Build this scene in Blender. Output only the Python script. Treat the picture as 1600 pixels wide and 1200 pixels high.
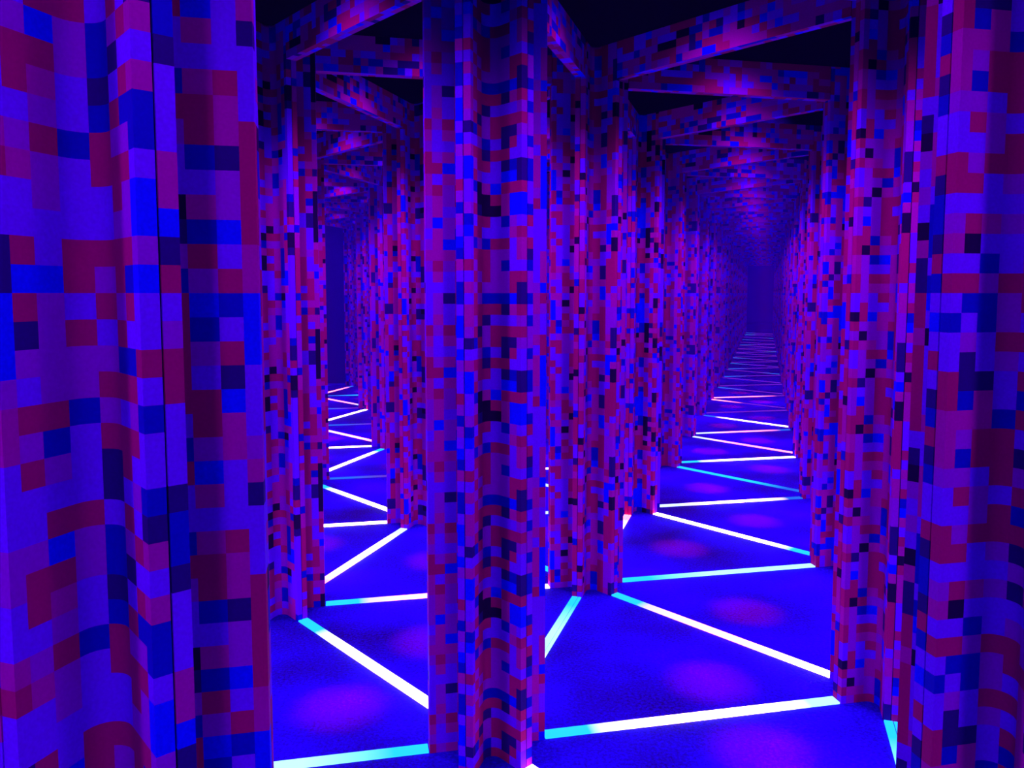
import bpy, math, random
from mathutils import Vector

# ---------------------------------------------------------------- clean scene
for o in list(bpy.data.objects):
    bpy.data.objects.remove(o, do_unlink=True)
scene = bpy.context.scene
COL = scene.collection

# ---------------------------------------------------------------- camera
S = 1.3                                   # panel length of the triangular grid in metres
TH = 0.318509                             # bearing of the right-hand corridor
ORG = (-0.046649 * S, 1.664025 * S)       # foot of the central pillar
EYE = 0.99667 * S

cam_data = bpy.data.cameras.new('camera')
cam = bpy.data.objects.new('camera', cam_data)
COL.objects.link(cam)
cam.location = (0, 0, EYE)
cam.rotation_euler = (math.pi / 2 - 0.0779234, 0, 0)
cam_data.sensor_width = 36
cam_data.lens = 1219.28 / 1600 * 36
cam_data.shift_x = (800 - 793.5255) / 1600
cam_data.shift_y = (553.2349 - 600) / 1600
cam_data.clip_start = 0.02
cam_data.clip_end = 200
scene.camera = cam

# ---------------------------------------------------------------- world, view
world = bpy.data.worlds.new('world')
scene.world = world
world.use_nodes = True
world.node_tree.nodes['Background'].inputs['Color'].default_value = (0.10, 0.0, 0.9, 1)
world.node_tree.nodes['Background'].inputs['Strength'].default_value = 0.0
vs = scene.view_settings
scene.display_settings.display_device = 'sRGB'
vs.view_transform = 'Standard'
vs.look = 'None'
vs.gamma = 1
vs.use_curve_mapping = False
vs.exposure = 0.15
scene.cycles.use_denoising = True
scene.cycles.max_bounces = 5
scene.cycles.diffuse_bounces = 2
scene.cycles.glossy_bounces = 2
scene.cycles.volume_bounces = 0
scene.cycles.caustics_reflective = False
scene.cycles.caustics_refractive = False


# ---------------------------------------------------------------- grid helpers
def gp(i, j):
    """ground position of a grid corner; i runs along the right-hand corridor, j across it"""
    return (ORG[0] + S * (i * math.sin(TH) + j * math.sin(TH + math.pi / 3)),
            ORG[1] + S * (i * math.cos(TH) + j * math.cos(TH + math.pi / 3)))


NUDGE = {(3, -2): (-0.02 * S, 0.0), (5, -3): (-0.06 * S, 0.0)}


def pp(i, j):
    x, y = gp(i, j)
    dx, dy = NUDGE.get((i, j), (0, 0))
    if j <= -2 and y > 4 * S and x < 0:
        dx -= 0.009 * S * (y / S - 4) ** 2      # the left-hand passage drifts off the grid
    return (x + dx, y + dy)


ARM_R = 0.1285 * S          # pillar centre to the end of an arm
ARM_W = 0.032 * S           # width of an arm
TOP = 1.78 * S              # top of pillars and beams
BEAM_Z = 1.668 * S          # underside of the beams
CELL = 0.0222 * S           # height of one printed square

#LAMPS#
LAMP_Z = 2.02 * S
LAMP_POWER = 165.0
SPOT_POWER = 3600.0


def spot(name, x, y, z, power, color, size, blend, radius):
    l = bpy.data.lights.new(name, 'SPOT')
    l.energy = power
    l.color = color
    l.spot_size = size
    l.spot_blend = blend
    l.shadow_soft_size = radius
    o = bpy.data.objects.new(name, l)
    o.location = (x, y, z)
    COL.objects.link(o)
    return o


rl = random.Random(5)
# three near lamps dimmed to put in the shade of the photographer's body
NEAR_DIM = {(-1, 0, 0): 0.75, (-2, 0, 0): 0.75, (-2, 0, 1): 0.35}
LAMP_SHIFT = {((0, -1), 0): (-0.08, 0.22), ((0, 0), 0): (-0.16, 0.19), ((-1, 0), 1): (0.16, 0.0)}
for i in range(-4, 23):
    for j in range(-9, 4):
        for up in (0, 1):
            a, b = (i + 1 / 3, j + 1 / 3) if up == 0 else (i + 2 / 3, j + 2 / 3)
            x, y = gp(a, b)
            drift = 0.009 * S * (y / S - 4) ** 2 if (b < -1.2 and x < 0 and y > 4 * S) else 0.0
            x -= drift
            if y < -2.2 * S or y > 20 * S or abs(x) > 0.72 * max(y, 0) + 2.2 * S or (y > 10 * S and abs(j - 0.0) > 1):
                continue
            dim = NEAR_DIM.get((i, j, up), 1.0) * max(0.12, 1 - max(0, y / S - 4.5) / 6)      # power cut with depth, an added darkening of the far corridor
            spot('black_light_spot', x, y, LAMP_Z, LAMP_POWER * dim, (0.40, 0.0, 1.0), math.radians(88), 0.9, 0.05)
            s = LAMP_SHIFT.get(((i, j), up), (rl.uniform(-.06, .06), rl.uniform(-.06, .06)))
            x, y = gp(a + s[0], b + s[1])
            x -= drift
            if y < 8 * S:
                spot('magenta_spot', x, y, LAMP_Z, SPOT_POWER, (1.0, 0.0, 0.05), math.radians(7.5), 1.0, 0.03)


# ---------------------------------------------------------------- materials
def nodes(m):
    m.use_nodes = True
    nt = m.node_tree
    nt.nodes.clear()
    return nt, nt.nodes, nt.links


# printed squares: bright blue, blue, blue-violet, violet, magenta, crimson, navy, near black, slot
CODES = 'BbPVMCNKS'
PALETTE = [(0.0, 0.0, 0.85), (0.0, 0.0, 0.42), (0.16, 0.0, 0.80), (0.30, 0.0, 0.50), (0.44, 0.0, 0.30),
           (0.42, 0.0, 0.12), (0.02, 0.0, 0.15), (0.012, 0.0, 0.045), (0.02, 0.0, 0.12)]


def mosaic_material():
    m = bpy.data.materials.new('printed_mosaic_fabric')
    nt, N, L = nodes(m)
    out = N.new('ShaderNodeOutputMaterial')
    bs = N.new('ShaderNodeBsdfPrincipled')
    at = N.new('ShaderNodeAttribute')
    at.attribute_name = 'square'
    at.attribute_type = 'GEOMETRY'
    ramp = N.new('ShaderNodeValToRGB')
    ramp.color_ramp.interpolation = 'CONSTANT'
    el = ramp.color_ramp.elements
    n = len(PALETTE)
    for k, c in enumerate(PALETTE):
        e = el[k] if k < 2 else el.new(k / n)
        e.position = k / n
        e.color = (*c, 1)
    tc = N.new('ShaderNodeTexCoord')
    nz = N.new('ShaderNodeTexNoise')
    nz.inputs['Scale'].default_value = 260
    nz.inputs['Detail'].default_value = 2
    mr = N.new('ShaderNodeMapRange')
    mr.inputs['From Min'].default_value = 0.25
    mr.inputs['From Max'].default_value = 0.75
    mr.inputs['To Min'].default_value = 0.9
    mr.inputs['To Max'].default_value = 1.06
    mul = N.new('ShaderNodeVectorMath')
    mul.operation = 'SCALE'
    L.new(at.outputs['Fac'], ramp.inputs['Fac'])
    L.new(tc.outputs['Object'], nz.inputs['Vector'])
    L.new(nz.outputs['Fac'], mr.inputs['Value'])
    L.new(ramp.outputs['Color'], mul.inputs[0])
    L.new(mr.outputs['Result'], mul.inputs['Scale'])
    L.new(mul.outputs['Vector'], bs.inputs['Base Color'])
    bs.inputs['Roughness'].default_value = 0.75
    bs.inputs['Specular IOR Level'].default_value = 0.12
    L.new(bs.outputs['BSDF'], out.inputs['Surface'])
    return m


def plain_material(name, color, rough=0.8, spec=0.2, noise=None):
    m = bpy.data.materials.new(name)
    nt, N, L = nodes(m)
    out = N.new('ShaderNodeOutputMaterial')
    bs = N.new('ShaderNodeBsdfPrincipled')
    tc = N.new('ShaderNodeTexCoord')
    nz = N.new('ShaderNodeTexNoise')
    nz.inputs['Scale'].default_value = noise or 30
    nz.inputs['Detail'].default_value = 4
    mx = N.new('ShaderNodeMixRGB')
    mx.inputs['Color1'].default_value = (*[c * 0.75 for c in color], 1)
    mx.inputs['Color2'].default_value = (*[min(1, c * 1.2) for c in color], 1)
    L.new(tc.outputs['Object'], nz.inputs['Vector'])
    L.new(nz.outputs['Fac'], mx.inputs['Fac'])
    L.new(mx.outputs['Color'], bs.inputs['Base Color'])
    bs.inputs['Roughness'].default_value = rough
    bs.inputs['Specular IOR Level'].default_value = spec
    L.new(bs.outputs['BSDF'], out.inputs['Surface'])
    return m


def carpet_material():
    m = bpy.data.materials.new('blue_short_pile_carpet')
    nt, N, L = nodes(m)
    out = N.new('ShaderNodeOutputMaterial')
    bs = N.new('ShaderNodeBsdfPrincipled')
    tc = N.new('ShaderNodeTexCoord')
    big = N.new('ShaderNodeTexNoise')
    big.inputs['Scale'].default_value = 1.6
    big.inputs['Detail'].default_value = 3
    fine = N.new('ShaderNodeTexNoise')
    fine.inputs['Scale'].default_value = 95
    fine.inputs['Detail'].default_value = 4
    fine.inputs['Roughness'].default_value = 0.7
    add = N.new('ShaderNodeMath')
    add.operation = 'MULTIPLY_ADD'
    add.inputs[1].default_value = 0.75
    ramp = N.new('ShaderNodeValToRGB')
    el = ramp.color_ramp.elements
    el[0].position = 0.45
    el[0].color = (0.001, 0.0, 0.045, 1)
    el[1].position = 0.95
    el[1].color = (0.016, 0.0, 0.48, 1)
    fleck = el.new(0.72)
    fleck.color = (0.001, 0.0, 0.22, 1)
    bump = N.new('ShaderNodeBump')
    bump.inputs['Strength'].default_value = 0.5
    bump.inputs['Distance'].default_value = 0.004
    L.new(tc.outputs['Object'], big.inputs['Vector'])
    L.new(tc.outputs['Object'], fine.inputs['Vector'])
    L.new(fine.outputs['Fac'], add.inputs[0])
    L.new(big.outputs['Fac'], add.inputs[2])
    sub = N.new('ShaderNodeMath')
    sub.operation = 'SUBTRACT'
    sub.inputs[1].default_value = 0.2
    L.new(add.outputs[0], sub.inputs[0])
    L.new(sub.outputs[0], ramp.inputs['Fac'])
    L.new(ramp.outputs['Color'], bs.inputs['Base Color'])
    L.new(fine.outputs['Fac'], bump.inputs['Height'])
    L.new(bump.outputs['Normal'], bs.inputs['Normal'])
    bs.inputs['Roughness'].default_value = 0.9
    bs.inputs['Specular IOR Level'].default_value = 0.15
    L.new(bs.outputs['BSDF'], out.inputs['Surface'])
    return m


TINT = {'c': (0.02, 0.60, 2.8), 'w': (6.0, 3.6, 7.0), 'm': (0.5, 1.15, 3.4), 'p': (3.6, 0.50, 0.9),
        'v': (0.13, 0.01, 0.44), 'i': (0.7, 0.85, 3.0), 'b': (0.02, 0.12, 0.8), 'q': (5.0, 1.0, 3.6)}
_strip = {}


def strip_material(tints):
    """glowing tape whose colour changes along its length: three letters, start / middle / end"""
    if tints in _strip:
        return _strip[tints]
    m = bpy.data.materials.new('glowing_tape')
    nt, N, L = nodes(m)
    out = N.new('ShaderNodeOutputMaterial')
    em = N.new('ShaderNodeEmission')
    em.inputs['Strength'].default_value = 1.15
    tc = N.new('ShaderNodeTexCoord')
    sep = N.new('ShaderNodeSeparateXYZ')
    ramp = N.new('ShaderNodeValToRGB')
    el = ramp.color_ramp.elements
    a, b, c = (TINT[k] for k in tints)  # middle and ends differ: black-light strength painted into the glow
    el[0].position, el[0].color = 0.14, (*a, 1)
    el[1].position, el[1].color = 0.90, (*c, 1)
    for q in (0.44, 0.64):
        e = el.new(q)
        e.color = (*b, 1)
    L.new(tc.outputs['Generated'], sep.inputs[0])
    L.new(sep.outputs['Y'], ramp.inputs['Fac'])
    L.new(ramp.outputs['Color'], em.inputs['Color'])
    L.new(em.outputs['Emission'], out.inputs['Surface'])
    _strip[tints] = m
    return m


MOSAIC = mosaic_material()
CARPET = carpet_material()
BLACK = plain_material('matt_black_paint', (0.006, 0.004, 0.02), 0.95, 0.05)
NAVY = plain_material('navy_panel_laminate', (0.001, 0.001, 0.10), 0.6, 0.2)
STRIP_LINE = plain_material('blue_strip_line', (0.02, 0.02, 0.6), 0.6, 0.2)
GROOVE = plain_material('dark_track', (0.01, 0.02, 0.12), 0.5, 0.3)


# ---------------------------------------------------------------- mesh helpers
def make_mesh(name, verts, faces, mats, codes=None, smooth=None):
    me = bpy.data.meshes.new(name)
    me.from_pydata(verts, [], faces)
    for m in mats:
        me.materials.append(m)
    if codes is not None:
        at = me.attributes.new('square', 'FLOAT', 'FACE')
        n = len(CODES)
        at.data.foreach_set('value', [(CODES.index(c) + 0.5) / n for c in codes])
    if smooth is not None:
        me.polygons.foreach_set('use_smooth', smooth)
    me.update()
    return me


def link(name, me, parent=None):
    o = bpy.data.objects.new(name, me)
    COL.objects.link(o)
    if parent is not None:
        o.parent = parent
    return o


def box_faces(v, f, x0, x1, y0, y1, z0, z1):
    b = len(v)
    v += [(x0, y0, z0), (x1, y0, z0), (x1, y1, z0), (x0, y1, z0),
          (x0, y0, z1), (x1, y0, z1), (x1, y1, z1), (x0, y1, z1)]
    f += [(b, b + 3, b + 2, b + 1), (b + 4, b + 5, b + 6, b + 7), (b, b + 1, b + 5, b + 4),
          (b + 1, b + 2, b + 6, b + 5), (b + 2, b + 3, b + 7, b + 6), (b + 3, b, b + 4, b + 7)]


# ---------------------------------------------------------------- setting
def structure(name, box, mat):
    v, f = [], []
    box_faces(v, f, *box)
    o = link(name, make_mesh(name, v, f, [mat]))
    o['kind'] = 'structure'
    return o


X0, X1, Y0, Y1, ZC = -15 * S, 17 * S, -3 * S, 27 * S, 2.1 * S
structure('floor', (X0, X1, Y0, Y1, -0.1, 0.0), CARPET)
structure('ceiling', (X0, X1, Y0, Y1, ZC, ZC + 0.1), BLACK)
structure('wall_left', (X0 - 0.1, X0, Y0, Y1, 0, ZC), BLACK)
structure('wall_right', (X1, X1 + 0.1, Y0, Y1, 0, ZC), BLACK)
structure('wall_back', (X0, X1, Y1, Y1 + 0.1, 0, ZC), NAVY)
structure('wall_front', (X0, X1, Y0 - 0.1, Y0, 0, ZC), BLACK)

# ---------------------------------------------------------------- pillar meshes
NROW = int(math.ceil(TOP / CELL))
ROW0 = int(round(EYE / CELL))          # row boundary at eye level


def rnd_column(r):
    out = ''
    c = 'C'
    for k in range(19):
        if k == 0 or r.random() > 0.33:
            c = r.choices('BbPVMCNK', (6, 6, 21, 17, 22, 24, 5, 3))[0]
        out += c
    return out


# columns read off the photograph: {(sector, column): 19 squares downwards}
NEAR_LEFT = {
    (1, 1): 'VBPCbPCNBMMPPPCMMNV', (1, 2): 'MbCVBbVPCCVBMPMCCbP', (1, 3): 'KNVbCCCCCPbCPPbCVPP',
    (1, 7): 'MBNCPVCCPPPNbbNPPPM', (2, 0): 'BBVBPPCPbPPbNMPMbbP', (2, 1): 'VVCbCPbCVCPVPCPCbVC',
    (2, 3): 'PPCVCPVCVCNNPbbNbCC', (2, 4): 'PPCCPCVVbPPPCVVPPbP', (2, 5): 'VPPBVVVVCbVPCBCMVCV',
    (2, 6): 'PPCBCNVPCVCPPVCCPVM', (2, 2): 'CVCCVCbCPCCPCVNPCVC'}
CENTRE = {
    (3, 6): 'PVVMVPPVCPCMMBMMMCM', (3, 5): 'PNPPCMPMBMVVPVVBMVP', (3, 4): 'MCMCBMMBBVCCPMbBVCC',
    (3, 0): 'bbPBBPBVPPCVbVPBbMP', (2, 7): 'MPMMVNPMBBPPVbBPPCP', (2, 4): 'VbCNVVbNCPMKKCPbCCC',
    (2, 3): 'VbCPCCPCPPBCKPPCVVV', (2, 2): 'VbNPCNNCNBCMMbPCVbV', (2, 1): 'CBMPCNCPbBCBBVMPPPC',
    (2, 0): 'NNCVCVPPNNCBBPCMMPC', (1, 7): 'VbPbVVbVbbPPbCPCNbV', (2, 5): 'CVCCNCVCCVKKNCCVCCV',
    (2, 6): 'VCCVCbPCVCbVCPCbCVC'}


NEAR_RIGHT = {
    (4, 1): 'PPVCBCMMBMVCCVPVVCP', (4, 0): 'PBPCPNbCNbPPCNbbNCb', (3, 7): 'PbPPCCMMMVPPCCPVMPC',
    (3, 6): 'bPVNNbMVbVCPVCPCKPC', (3, 5): 'bbPPNMMCCPVVCPPMPbV', (3, 4): 'VVCVPPbCCCPCCVPVPPC',
    (3, 3): 'CPCPCbCPNVCbCNVNPVC'}


def ring(part, axial_cut):
    """outline of the pillar, clockwise from above: list of (x, y, sector, column, smooth)"""
    w = ARM_W / 2
    a0 = w / math.tan(math.pi / 6)
    t = 0.036 * S
    R = t * math.tan(math.pi / 6)
    cb = t / math.cos(math.pi / 6)
    inner = w / math.sin(math.pi / 6)
    rr = ARM_R
    pts = []
    for k in range(6):
        th = k * math.pi / 3

        def loc(ax, lat, th=th):
            return (ax * math.sin(th) + lat * math.cos(th), ax * math.cos(th) - lat * math.sin(th))

        th2 = th + math.pi / 3

        def loc2(ax, lat):
            return (ax * math.sin(th2) + lat * math.cos(th2), ax * math.cos(th2) - lat * math.sin(th2))
        seg = [(loc(rr, 0), 0), (loc(rr, w), 0), (loc(axial_cut, w), 0), (loc(a0 + t, w), 1)]
        c = (math.sin(th + math.pi / 6) * (inner + cb), math.cos(th + math.pi / 6) * (inner + cb))
        pA, pB = loc(a0 + t, w), loc2(a0 + t, -w)
        vA, vB = Vector((pA[0] - c[0], pA[1] - c[1])), Vector((pB[0] - c[0], pB[1] - c[1]))
        ang = vA.angle(vB)
        for q in range(1, 8):
            u = q / 8
            s = (math.sin((1 - u) * ang) * vA + math.sin(u * ang) * vB) / math.sin(ang)
            seg.append(((c[0] + s.x, c[1] + s.y), 1))
        seg += [(pB, 0), (loc2(axial_cut, -w), 0), (loc2(rr, -w), 0)]
        # cut at column borders
        P = [s[0] for s in seg] + [loc2(rr, 0)]
        F = [s[1] for s in seg]
        lens = [math.dist(P[q], P[q + 1]) for q in range(len(F))]
        tot = sum(lens)
        borders = [tot * q / 8 for q in range(1, 8)]
        u = 0.0
        for q in range(len(F)):
            cuts = [0.0] + [(b - u) / lens[q] for b in borders if 0.02 < (b - u) / lens[q] < 0.98]
            for ci, f0 in enumerate(cuts):
                f1 = cuts[ci + 1] if ci + 1 < len(cuts) else 1.0
                x = P[q][0] + (P[q + 1][0] - P[q][0]) * f0
                y = P[q][1] + (P[q + 1][1] - P[q][1]) * f0
                um = u + lens[q] * (f0 + f1) / 2
                pts.append((x, y, k, min(7, int(um / tot * 8)), F[q]))
            u += lens[q]
    return pts


def extrude_ring(name, pts, table, closed=True, cap=True, phase=0):
    """walls of an outline as printed squares; pts carry the sector and column of the wall that follows"""
    zs = [0.0]
    k0 = ROW0 - int(EYE / CELL)
    off = EYE - math.floor(EYE / CELL) * CELL
    z = off
    while z < TOP - 0.004:
        zs.append(z)
        z += CELL
    zs.append(TOP)
    n = len(pts)
    verts, faces, codes, smooth = [], [], [], []
    for z in zs:
        verts += [(p[0], p[1], z) for p in pts]
    for r in range(len(zs) - 1):
        zm = (zs[r] + zs[r + 1]) / 2
        row = int(math.floor((EYE - zm) / CELL)) + phase
        for q in range(n if closed else n - 1):
            q2 = (q + 1) % n
            faces.append((r * n + q2, r * n + q, (r + 1) * n + q, (r + 1) * n + q2))
            key = (pts[q][2], pts[q][3])
            codes.append('S' if key[1] == 9 else table[key][row % 19])
            smooth.append(bool(pts[q][4]))
    if cap:
        b = (len(zs) - 1) * n
        faces.append(tuple(b + q for q in range(n - 1, -1, -1)))
        codes.append('K')
        smooth.append(False)
    return make_mesh(name, verts, faces, [MOSAIC], codes, smooth)


def make_table(seed, known):
    r = random.Random(seed)
    return {(k, c): known.get((k, c)) or rnd_column(r) for k in range(6) for c in range(8)}


CUT = ARM_R - 0.020 * S


def near_pillar_meshes(seed, known, phase=0):
    """body without the arm ends, and six slotted end channels"""
    table = make_table(seed, known)
    full = ring('body', CUT)
    body, ends = [], {k: [] for k in range(6)}
    n = len(full)

    def axial(p, k):
        th = k * math.pi / 3
        return p[0] * math.sin(th) + p[1] * math.cos(th)
    for q in range(n):
        p = full[q]
        if max(axial(p, k) for k in range(6)) <= CUT + 1e-5:
            body.append(p)
    w = ARM_W / 2
    bm = extrude_ring('column_body', body, table, True, True, phase)
    chans = []
    for k in range(6):
        th = k * math.pi / 3
        kp = (k - 1) % 6

        def loc(ax, lat):
            return (ax * math.sin(th) + lat * math.cos(th), ax * math.cos(th) - lat * math.sin(th))
        g = 0.0009 * S
        d = 0.003 * S
        pts = [(*loc(CUT, -w), kp, 6, 0), (*loc(CUT + 0.006 * S, -w), kp, 7, 0), (*loc(ARM_R, -w), kp, 7, 0),
               (*loc(ARM_R, -g), kp, 7, 0), (*loc(ARM_R - d, -g), kp, 9, 0), (*loc(ARM_R - d, g), k, 0, 0),
               (*loc(ARM_R, g), k, 0, 0), (*loc(ARM_R, w), k, 0, 0), (*loc(CUT + 0.006 * S, w), k, 1, 0),
               (*loc(CUT, w), k, 1, 0)]
        chans.append(extrude_ring('panel_channel', pts, table, True, True, phase))
    return bm, chans


def far_pillar_mesh(seed):
    return extrude_ring('mosaic_pillar', ring('body', CUT), make_table(seed, {}), True, True, seed % 19)


# grid corners and edges that the photo shows, and those that come into view a step to the side
PILLARS = [(-1, 0), (-1, 1), (0, 0), (0, 1), (1, -1), (1, 0), (1, 1), (2, -1), (2, 0), (2, 1), (3, -2), (3, 0), (3, 1), (4, -2), (4, -1), (4, 0), (4,
    1), (5, -3), (5, 0), (5, 1), (6, -3), (6, 0), (6, 1), (7, 0), (7, 1), (8, -4), (8, 0), (8, 1), (9, 0), (9, 1), (10, -5), (10, 0), (10, 1), (11,
    0), (11, 1), (12, 0), (12, 1), (13, 0), (13, 1), (14, 0), (14, 1), (15, 0), (15, 1), (16, 0), (16, 1), (17, 0), (17, 1), (18, 0), (18, 1), (19,
    0), (19, 1)]
MORE_PILLARS = [(0, -1), (1, -2), (1, 2), (2, -2), (2, 2), (3, -3), (3, -1), (3, 2), (4, -4), (4, -3), (5, -4), (5, -1), (7, -4), (8, -6)]
BEAMS = [(0, 0, 0), (0, 0, 1), (1, -1, 0), (1, -1, 1), (1, -1, 2), (1, 0, 0), (1, 0, 1), (1, 0, 2), (2, -2, 1), (2, -1, 1), (2, -1, 2), (2, 0, 1), (2,
    0, 2), (3, -2, 0), (3, -2, 1), (3, -2, 2), (3, -1, 1), (3, -1, 2), (3, 0, 1), (3, 0, 2), (4, -3, 1), (4, 0, 1), (4, 0, 2), (5, -3, 0), (5, -3, 1),
    (5, -3, 2), (5, 0, 1), (5, 0, 2), (6, -4, 1), (6, 0, 1), (6, 0, 2), (7, -4, 0), (7, -4, 1), (7, -4, 2), (7, 0, 1), (7, 0, 2), (8, 0, 1), (8, 0,
    2), (9, 0, 1), (9, 0, 2), (10, 0, 1), (10, 0, 2), (11, 0, 1), (11, 0, 2), (12, 0, 1), (12, 0, 2), (13, 0, 1), (13, 0, 2), (14, 0, 1), (14, 0, 2),
    (15, 0, 1), (15, 0, 2), (16, 0, 1), (16, 0, 2), (17, 0, 1), (17, 0, 2), (18, 0, 1), (18, 0, 2), (19, 0, 2)]
MORE_BEAMS = [(0, -1, 0), (0, 1, 0), (0, 1, 1), (1, -2, 0), (1, -2, 1), (1, -2, 2), (1, 1, 1), (1, 1, 2), (1, 2, 0), (2, -3, 0), (2, -3, 1), (2, -2,
    0), (2, -2, 2), (2, -1, 0), (2, 0, 0), (2, 1, 1), (2, 1, 2), (3, -3, 0), (3, -3, 1), (3, -3, 2), (4, -4, 0), (4, -4, 1), (4, -4, 2)]
STRIPS = [(-1, 1, 0), (0, -1, 1), (0, 0, 0), (0, 0, 1), (0, 0, 2), (1, -1, 0), (1, -1, 1), (1, -1, 2), (1, 0, 0), (1, 0, 1), (1, 0, 2), (2, -2, 1),
    (2, -1, 1), (2, -1, 2), (2, 0, 1), (2, 0, 2), (3, -2, 0), (3, -2, 1), (3, -2, 2), (3, -1, 1), (3, -1, 2), (3, 0, 1), (3, 0, 2), (4, -3, 1), (4, 0,
    1), (4, 0, 2), (5, -3, 0), (5, -3, 1), (5, -3, 2), (5, 0, 1), (5, 0, 2), (6, -4, 1), (6, 0, 1), (6, 0, 2), (7, -4, 0), (7, -4, 1), (7, -4, 2), (7,
    0, 1), (7, 0, 2), (8, 0, 1), (8, 0, 2), (9, 0, 1), (9, 0, 2), (10, 0, 1), (10, 0, 2), (11, 0, 1), (11, 0, 2), (12, 0, 1), (12, 0, 2), (13, 0, 1),
    (13, 0, 2), (14, 0, 1), (14, 0, 2), (15, 0, 2), (16, 0, 2), (17, 0, 2), (18, 0, 1), (18, 0, 2), (19, 0, 2)]
MORE_STRIPS = [(0, -1, 0), (0, 1, 0), (0, 1, 1), (0, 1, 2), (0, 2, 0), (1, -2, 0), (1, -2, 1), (1, -2, 2), (1, 1, 1), (1, 1, 2), (1, 2, 0), (2, -3,
    1), (2, -2, 2), (2, 1, 2), (3, -3, 2)]
DIRS = ((1, 0), (0, 1), (-1, 1))
SHOWN = set(PILLARS), set(BEAMS), set(STRIPS)
PILLARS += MORE_PILLARS
BEAMS += MORE_BEAMS
STRIPS += MORE_STRIPS
ORDINAL = ('first second third fourth fifth sixth seventh eighth ninth tenth eleventh twelfth thirteenth fourteenth fifteenth '
           'sixteenth seventeenth eighteenth nineteenth twentieth twenty-first twenty-second twenty-third twenty-fourth '
           'twenty-fifth twenty-sixth twenty-seventh twenty-eighth twenty-ninth thirtieth thirty-first thirty-second '
           'thirty-third thirty-fourth thirty-fifth thirty-sixth thirty-seventh thirty-eighth thirty-ninth fortieth').split()

# dark-blue haze volume added for the fade of repeated reflections further in
hz = bpy.data.materials.new('haze')
nt, N, L = nodes(hz)
out = N.new('ShaderNodeOutputMaterial')
sc = N.new('ShaderNodeVolumeScatter')
sc.inputs['Color'].default_value = (0.02, 0.0, 0.27, 1)
sc.inputs['Density'].default_value = 0.13
L.new(sc.outputs['Volume'], out.inputs['Volume'])
v, f = [], []
box_faces(v, f, X0 + 0.01, X1 - 0.01, 4.0 * S, Y1 - 0.01, 0.01, ZC - 0.01)
hzo = link('haze', make_mesh('haze', v, f, [hz]))
hzo['kind'] = 'structure'

NEAR_Z = 5.0 * S
# dark navy panel closing the passage on the left
(ax, ay), (bx, by) = pp(8, -5), pp(8, -4)
v, f = [], []
pl = math.dist((ax, ay), (bx, by)) - 2 * ARM_R - 0.004
box_faces(v, f, -0.012, 0.012, -pl / 2, pl / 2, 0.03, TOP)
panel = link('dark_panel', make_mesh('dark_panel', v, f, [NAVY]))
panel.location = ((ax + bx) / 2, (ay + by) / 2, 0)
panel.rotation_euler = (0, 0, math.atan2(by - ay, bx - ax) - math.pi / 2)
panel['label'] = 'plain dark navy panel closing the far end of the narrow passage'
panel['category'] = 'panel'
panel['kind'] = 'thing'
v, f = [], []
box_faces(v, f, -0.018, 0.018, -pl / 2, pl / 2, 0.0, 0.03)  # made-up rail, drawn as the faint glowing line at the panel's foot
link('strip_line_rail', make_mesh('strip_line_rail', v, f, [STRIP_LINE]), panel)['label'] = 'added blue rail in place of a faint floor strip'
NEARM = [near_pillar_meshes(11, NEAR_LEFT, 4), near_pillar_meshes(12, CENTRE, 1), near_pillar_meshes(13, NEAR_RIGHT),
         near_pillar_meshes(14, {}, 6), near_pillar_meshes(15, {}, 13)]
FARM = [far_pillar_mesh(20 + k) for k in range(3)]
PILLAR_LABEL = {
    (0, 0): 'full-height mosaic pillar standing in the middle, between the long corridor and the narrow passage',
    (-1, 0): 'huge close mosaic pillar with large squares, filling the left edge of the picture',
    (-1, 1): 'close mosaic pillar with large squares, cut off by the right edge of the picture',
    (4, -1): 'sliver of a mosaic pillar in the slit just right of the middle pillar'}
for q in range(1, 24):
    PILLAR_LABEL[(q, 0)] = '%s mosaic pillar in the left row of the long corridor' % ORDINAL[q - 1]
for q in range(0, 24):
    PILLAR_LABEL[(q, 1)] = '%s mosaic pillar in the right row of the long corridor' % ORDINAL[q]
for q, ij in enumerate(((1, -1), (3, -2), (5, -3))):
    PILLAR_LABEL[ij] = '%s mosaic pillar on the left side of the narrow passage' % ORDINAL[q]
for q, ij in enumerate(((2, -1), (4, -2), (6, -3), (8, -4), (10, -5))):
    PILLAR_LABEL[ij] = '%s mosaic pillar on the right side of the narrow passage' % ORDINAL[q]
for n_, (i, j) in enumerate(PILLARS):
    x, y = pp(i, j)
    rz = -TH
    if y < NEAR_Z:
        bm, ch = NEARM[{(-1, 0): 0, (0, 0): 1, (-1, 1): 2}.get((i, j), 3 + (i + j) % 2)]
        if (i, j) not in ((-1, 0), (0, 0), (-1, 1)):
            rz -= math.pi / 3 * ((2 * i + 3 * j) % 6)
        o = link('mosaic_pillar', None)
        link('shaft', bm, o)
        for c in ch:
            link('panel_channel', c, o)
    else:
        o = link('mosaic_pillar', FARM[(i * 5 + j * 3) % 3])
        rz -= math.pi / 3 * ((2 * i + 3 * j) % 6)
    o.location = (x, y, 0)
    o.rotation_euler = (0, 0, rz)
    o['label'] = PILLAR_LABEL[(i, j)] if (i, j) in SHOWN[0] else 'mosaic pillar standing hidden behind nearer pillars of the maze'
    o['category'] = 'pillar'
    o['kind'] = 'thing'
    o['group'] = 'mosaic pillars of the maze' if (i, j) in SHOWN[0] else 'pillars hidden from view'

# ---------------------------------------------------------------- beams and floor strips
BLEN = S - 2 * ARM_R


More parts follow.
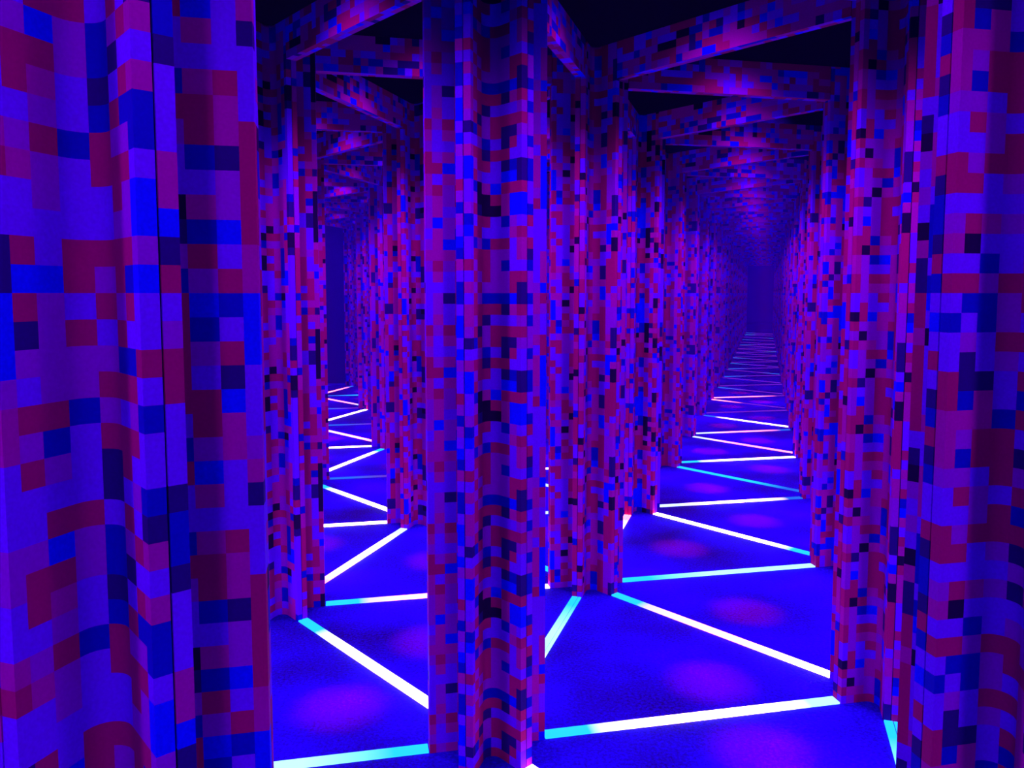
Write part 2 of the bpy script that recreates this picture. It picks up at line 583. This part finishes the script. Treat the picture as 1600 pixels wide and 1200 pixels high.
def beam_mesh(seed):
    r = random.Random(seed)
    w = 0.032 * S / 2
    v, f, codes = [], [], []
    ny = int(round(BLEN / CELL))
    ys = [-BLEN / 2 + BLEN * k / ny for k in range(ny + 1)]
    zs = [BEAM_Z + (TOP - BEAM_Z) * k / 5 for k in range(6)]
    ringp = [(w, z) for z in zs] + [(0, TOP), (-w, TOP)] + [(-w, z) for z in reversed(zs[:-1])] + [(0, BEAM_Z)]
    n = len(ringp)
    for y in ys:
        v += [(p[0], y, p[1]) for p in ringp]
    cols = [rnd_column(r) for _ in range(n)]
    for k in range(ny):
        for q in range(n):
            q2 = (q + 1) % n
            f.append((k * n + q, k * n + q2, (k + 1) * n + q2, (k + 1) * n + q))
            codes.append(cols[q][k % 19] if k < 19 else cols[q - 3][k % 19])
    f.append(tuple(range(n - 1, -1, -1)))
    f.append(tuple(ny * n + q for q in range(n)))
    codes += ['C', 'C']
    return make_mesh('mosaic_beam', v, f, [MOSAIC], codes)


BEAMM = [beam_mesh(40 + k) for k in range(4)]
SW = 0.030 * S
# a strip is seven millimetres tall, so no edge shows
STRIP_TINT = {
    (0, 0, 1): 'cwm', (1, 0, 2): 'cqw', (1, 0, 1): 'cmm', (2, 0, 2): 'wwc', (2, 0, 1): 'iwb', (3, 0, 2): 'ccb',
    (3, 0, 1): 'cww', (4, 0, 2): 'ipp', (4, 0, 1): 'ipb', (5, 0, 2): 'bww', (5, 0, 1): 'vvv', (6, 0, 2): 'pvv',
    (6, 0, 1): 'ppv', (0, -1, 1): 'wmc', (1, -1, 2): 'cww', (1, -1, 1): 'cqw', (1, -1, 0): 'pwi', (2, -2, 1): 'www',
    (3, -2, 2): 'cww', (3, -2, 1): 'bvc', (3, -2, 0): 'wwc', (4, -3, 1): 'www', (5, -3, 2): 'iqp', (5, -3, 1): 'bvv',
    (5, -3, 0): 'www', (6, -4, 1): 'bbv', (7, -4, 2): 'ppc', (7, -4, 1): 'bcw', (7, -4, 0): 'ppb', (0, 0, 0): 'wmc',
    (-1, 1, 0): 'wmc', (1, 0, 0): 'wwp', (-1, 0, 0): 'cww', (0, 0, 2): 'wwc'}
_sm = {}


def strip_mesh(t):
    if t not in _sm:
        h = 0.006
        made = []
        for spans in (((-.5, .12), (.2, .5)), ((-.5, .12),), ((.2, .5),), ((.12, .2),)):
            v, f = [], []
            dark = spans[0][0] == .12
            for p0, p1 in spans:
                box_faces(v, f, p0 * SW, p1 * SW, -BLEN / 2, BLEN / 2, 0.0005, h * 0.4 if dark else h)
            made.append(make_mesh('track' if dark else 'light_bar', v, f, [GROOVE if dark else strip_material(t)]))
        _sm[t] = made
    return _sm[t]


NO_BEAM, NO_STRIP = {(8, -5, 1)}, {(8, -5, 1)}


def edge_points(i, j, k):
    d = DIRS[k]
    ax, ay = pp(i, j)
    bx, by = pp(i + d[0], j + d[1])
    return (ax + bx) / 2, (ay + by) / 2, math.atan2(by - ay, bx - ax) - math.pi / 2, (math.dist((ax, ay), (bx, by)) - 2 * ARM_R - 0.006) / BLEN


def edge_place(i, j, k):
    """which row of edges one belongs to: across the long corridor, along its left row, in the passage, in the slit"""
    if (j == 0 and k) or (i, j, k) == (0, 1, 2):
        return 'across'
    if k == 0 and j in (0, 1):
        return 'along'
    if (i, j, k) in ((2, -1, 1), (2, -1, 2), (3, -1, 1), (3, -1, 2)):
        return 'slit'
    return 'passage'


def edge_labels(edges, what, over):
    out = {}
    for place, text in (('across', '%s %s ' + over + ' the long corridor, counting from the front'),
                        ('passage', '%s %s ' + over + ' the narrow passage, counting from the front'),
                        ('slit', '%s %s glimpsed in the slit right of the middle pillar, counting from the front')):
        rows = sorted((edge_points(*e)[1], e) for e in edges if edge_place(*e) == place)
        for q, (_, e) in enumerate(rows):
            out[e] = text % (ORDINAL[q], what)
    return out


BEAM_LABEL = edge_labels(SHOWN[1], 'mosaic beam', 'overhead across')
BEAM_LABEL[(0, 0, 0)] = 'short-looking mosaic beam running back from the middle pillar to the pillar behind it'
BEAM_LABEL[(1, 0, 0)] = 'mosaic beam joining the first two pillars of the corridor\'s left row'
STRIP_LABEL = edge_labels(SHOWN[2], 'glowing strip', 'on the floor across')
STRIP_LABEL[(0, 0, 0)] = 'glowing strip running back from the middle pillar to the pillar behind it'
STRIP_LABEL[(1, 0, 0)] = 'bit of glowing strip between the first two pillars of the corridor\'s left row'
STRIP_LABEL[(-1, 1, 0)] = 'short cyan piece of glowing strip at the foot of the close right edge pillar'
STRIP_LABEL[(0, 0, 2)] = 'tip of a glowing strip at the near foot of the middle pillar'

for (i, j, k) in BEAMS:
    if (i, j, k) in NO_BEAM:
        continue
    mx, my, rz, fit = edge_points(i, j, k)
    shown = (i, j, k) in SHOWN[1]
    o = link('mosaic_beam', BEAMM[(i + 2 * j + k) % 4])
    o.location = (mx, my, 0)
    o.rotation_euler = (0, 0, rz)
    o.scale = (1, fit, 1)
    o['label'] = BEAM_LABEL[(i, j, k)] if shown else 'mosaic beam hidden behind nearer pillars of the maze'
    o['category'] = 'beam'
    o['kind'] = 'thing'
    o['group'] = 'mosaic beams overhead' if shown else 'beams hidden from view'

rt = random.Random(9)
for (i, j, k) in STRIPS:
    if (i, j, k) in NO_STRIP:
        continue
    mx, my, rz, fit = edge_points(i, j, k)
    shown = (i, j, k) in SHOWN[2]
    default = rt.choices(('cww', 'wwc', 'cip', 'pwc') if my < 7 * S else ('vvv', 'bvv', 'vvb'))[0]  # further in, dimmer violet tints put the fade into the colour
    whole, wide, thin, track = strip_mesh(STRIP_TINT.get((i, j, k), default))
    if my < NEAR_Z:
        o = link('floor_strip', None)
        link('light_bar', wide, o)
        link('light_bar', thin, o)
        link('track', track, o)['label'] = 'dark track'
    else:
        o = link('floor_strip', whole)
    o.location = (mx, my, 0)
    o.rotation_euler = (0, 0, rz)
    o.scale = (1, fit, 1)
    o['label'] = STRIP_LABEL[(i, j, k)] if shown else 'glowing floor strip hidden behind nearer pillars of the maze'
    o['category'] = 'floor strip'
    o['kind'] = 'thing'
    o['group'] = 'glowing strips on the floor' if shown else 'strips hidden from view'
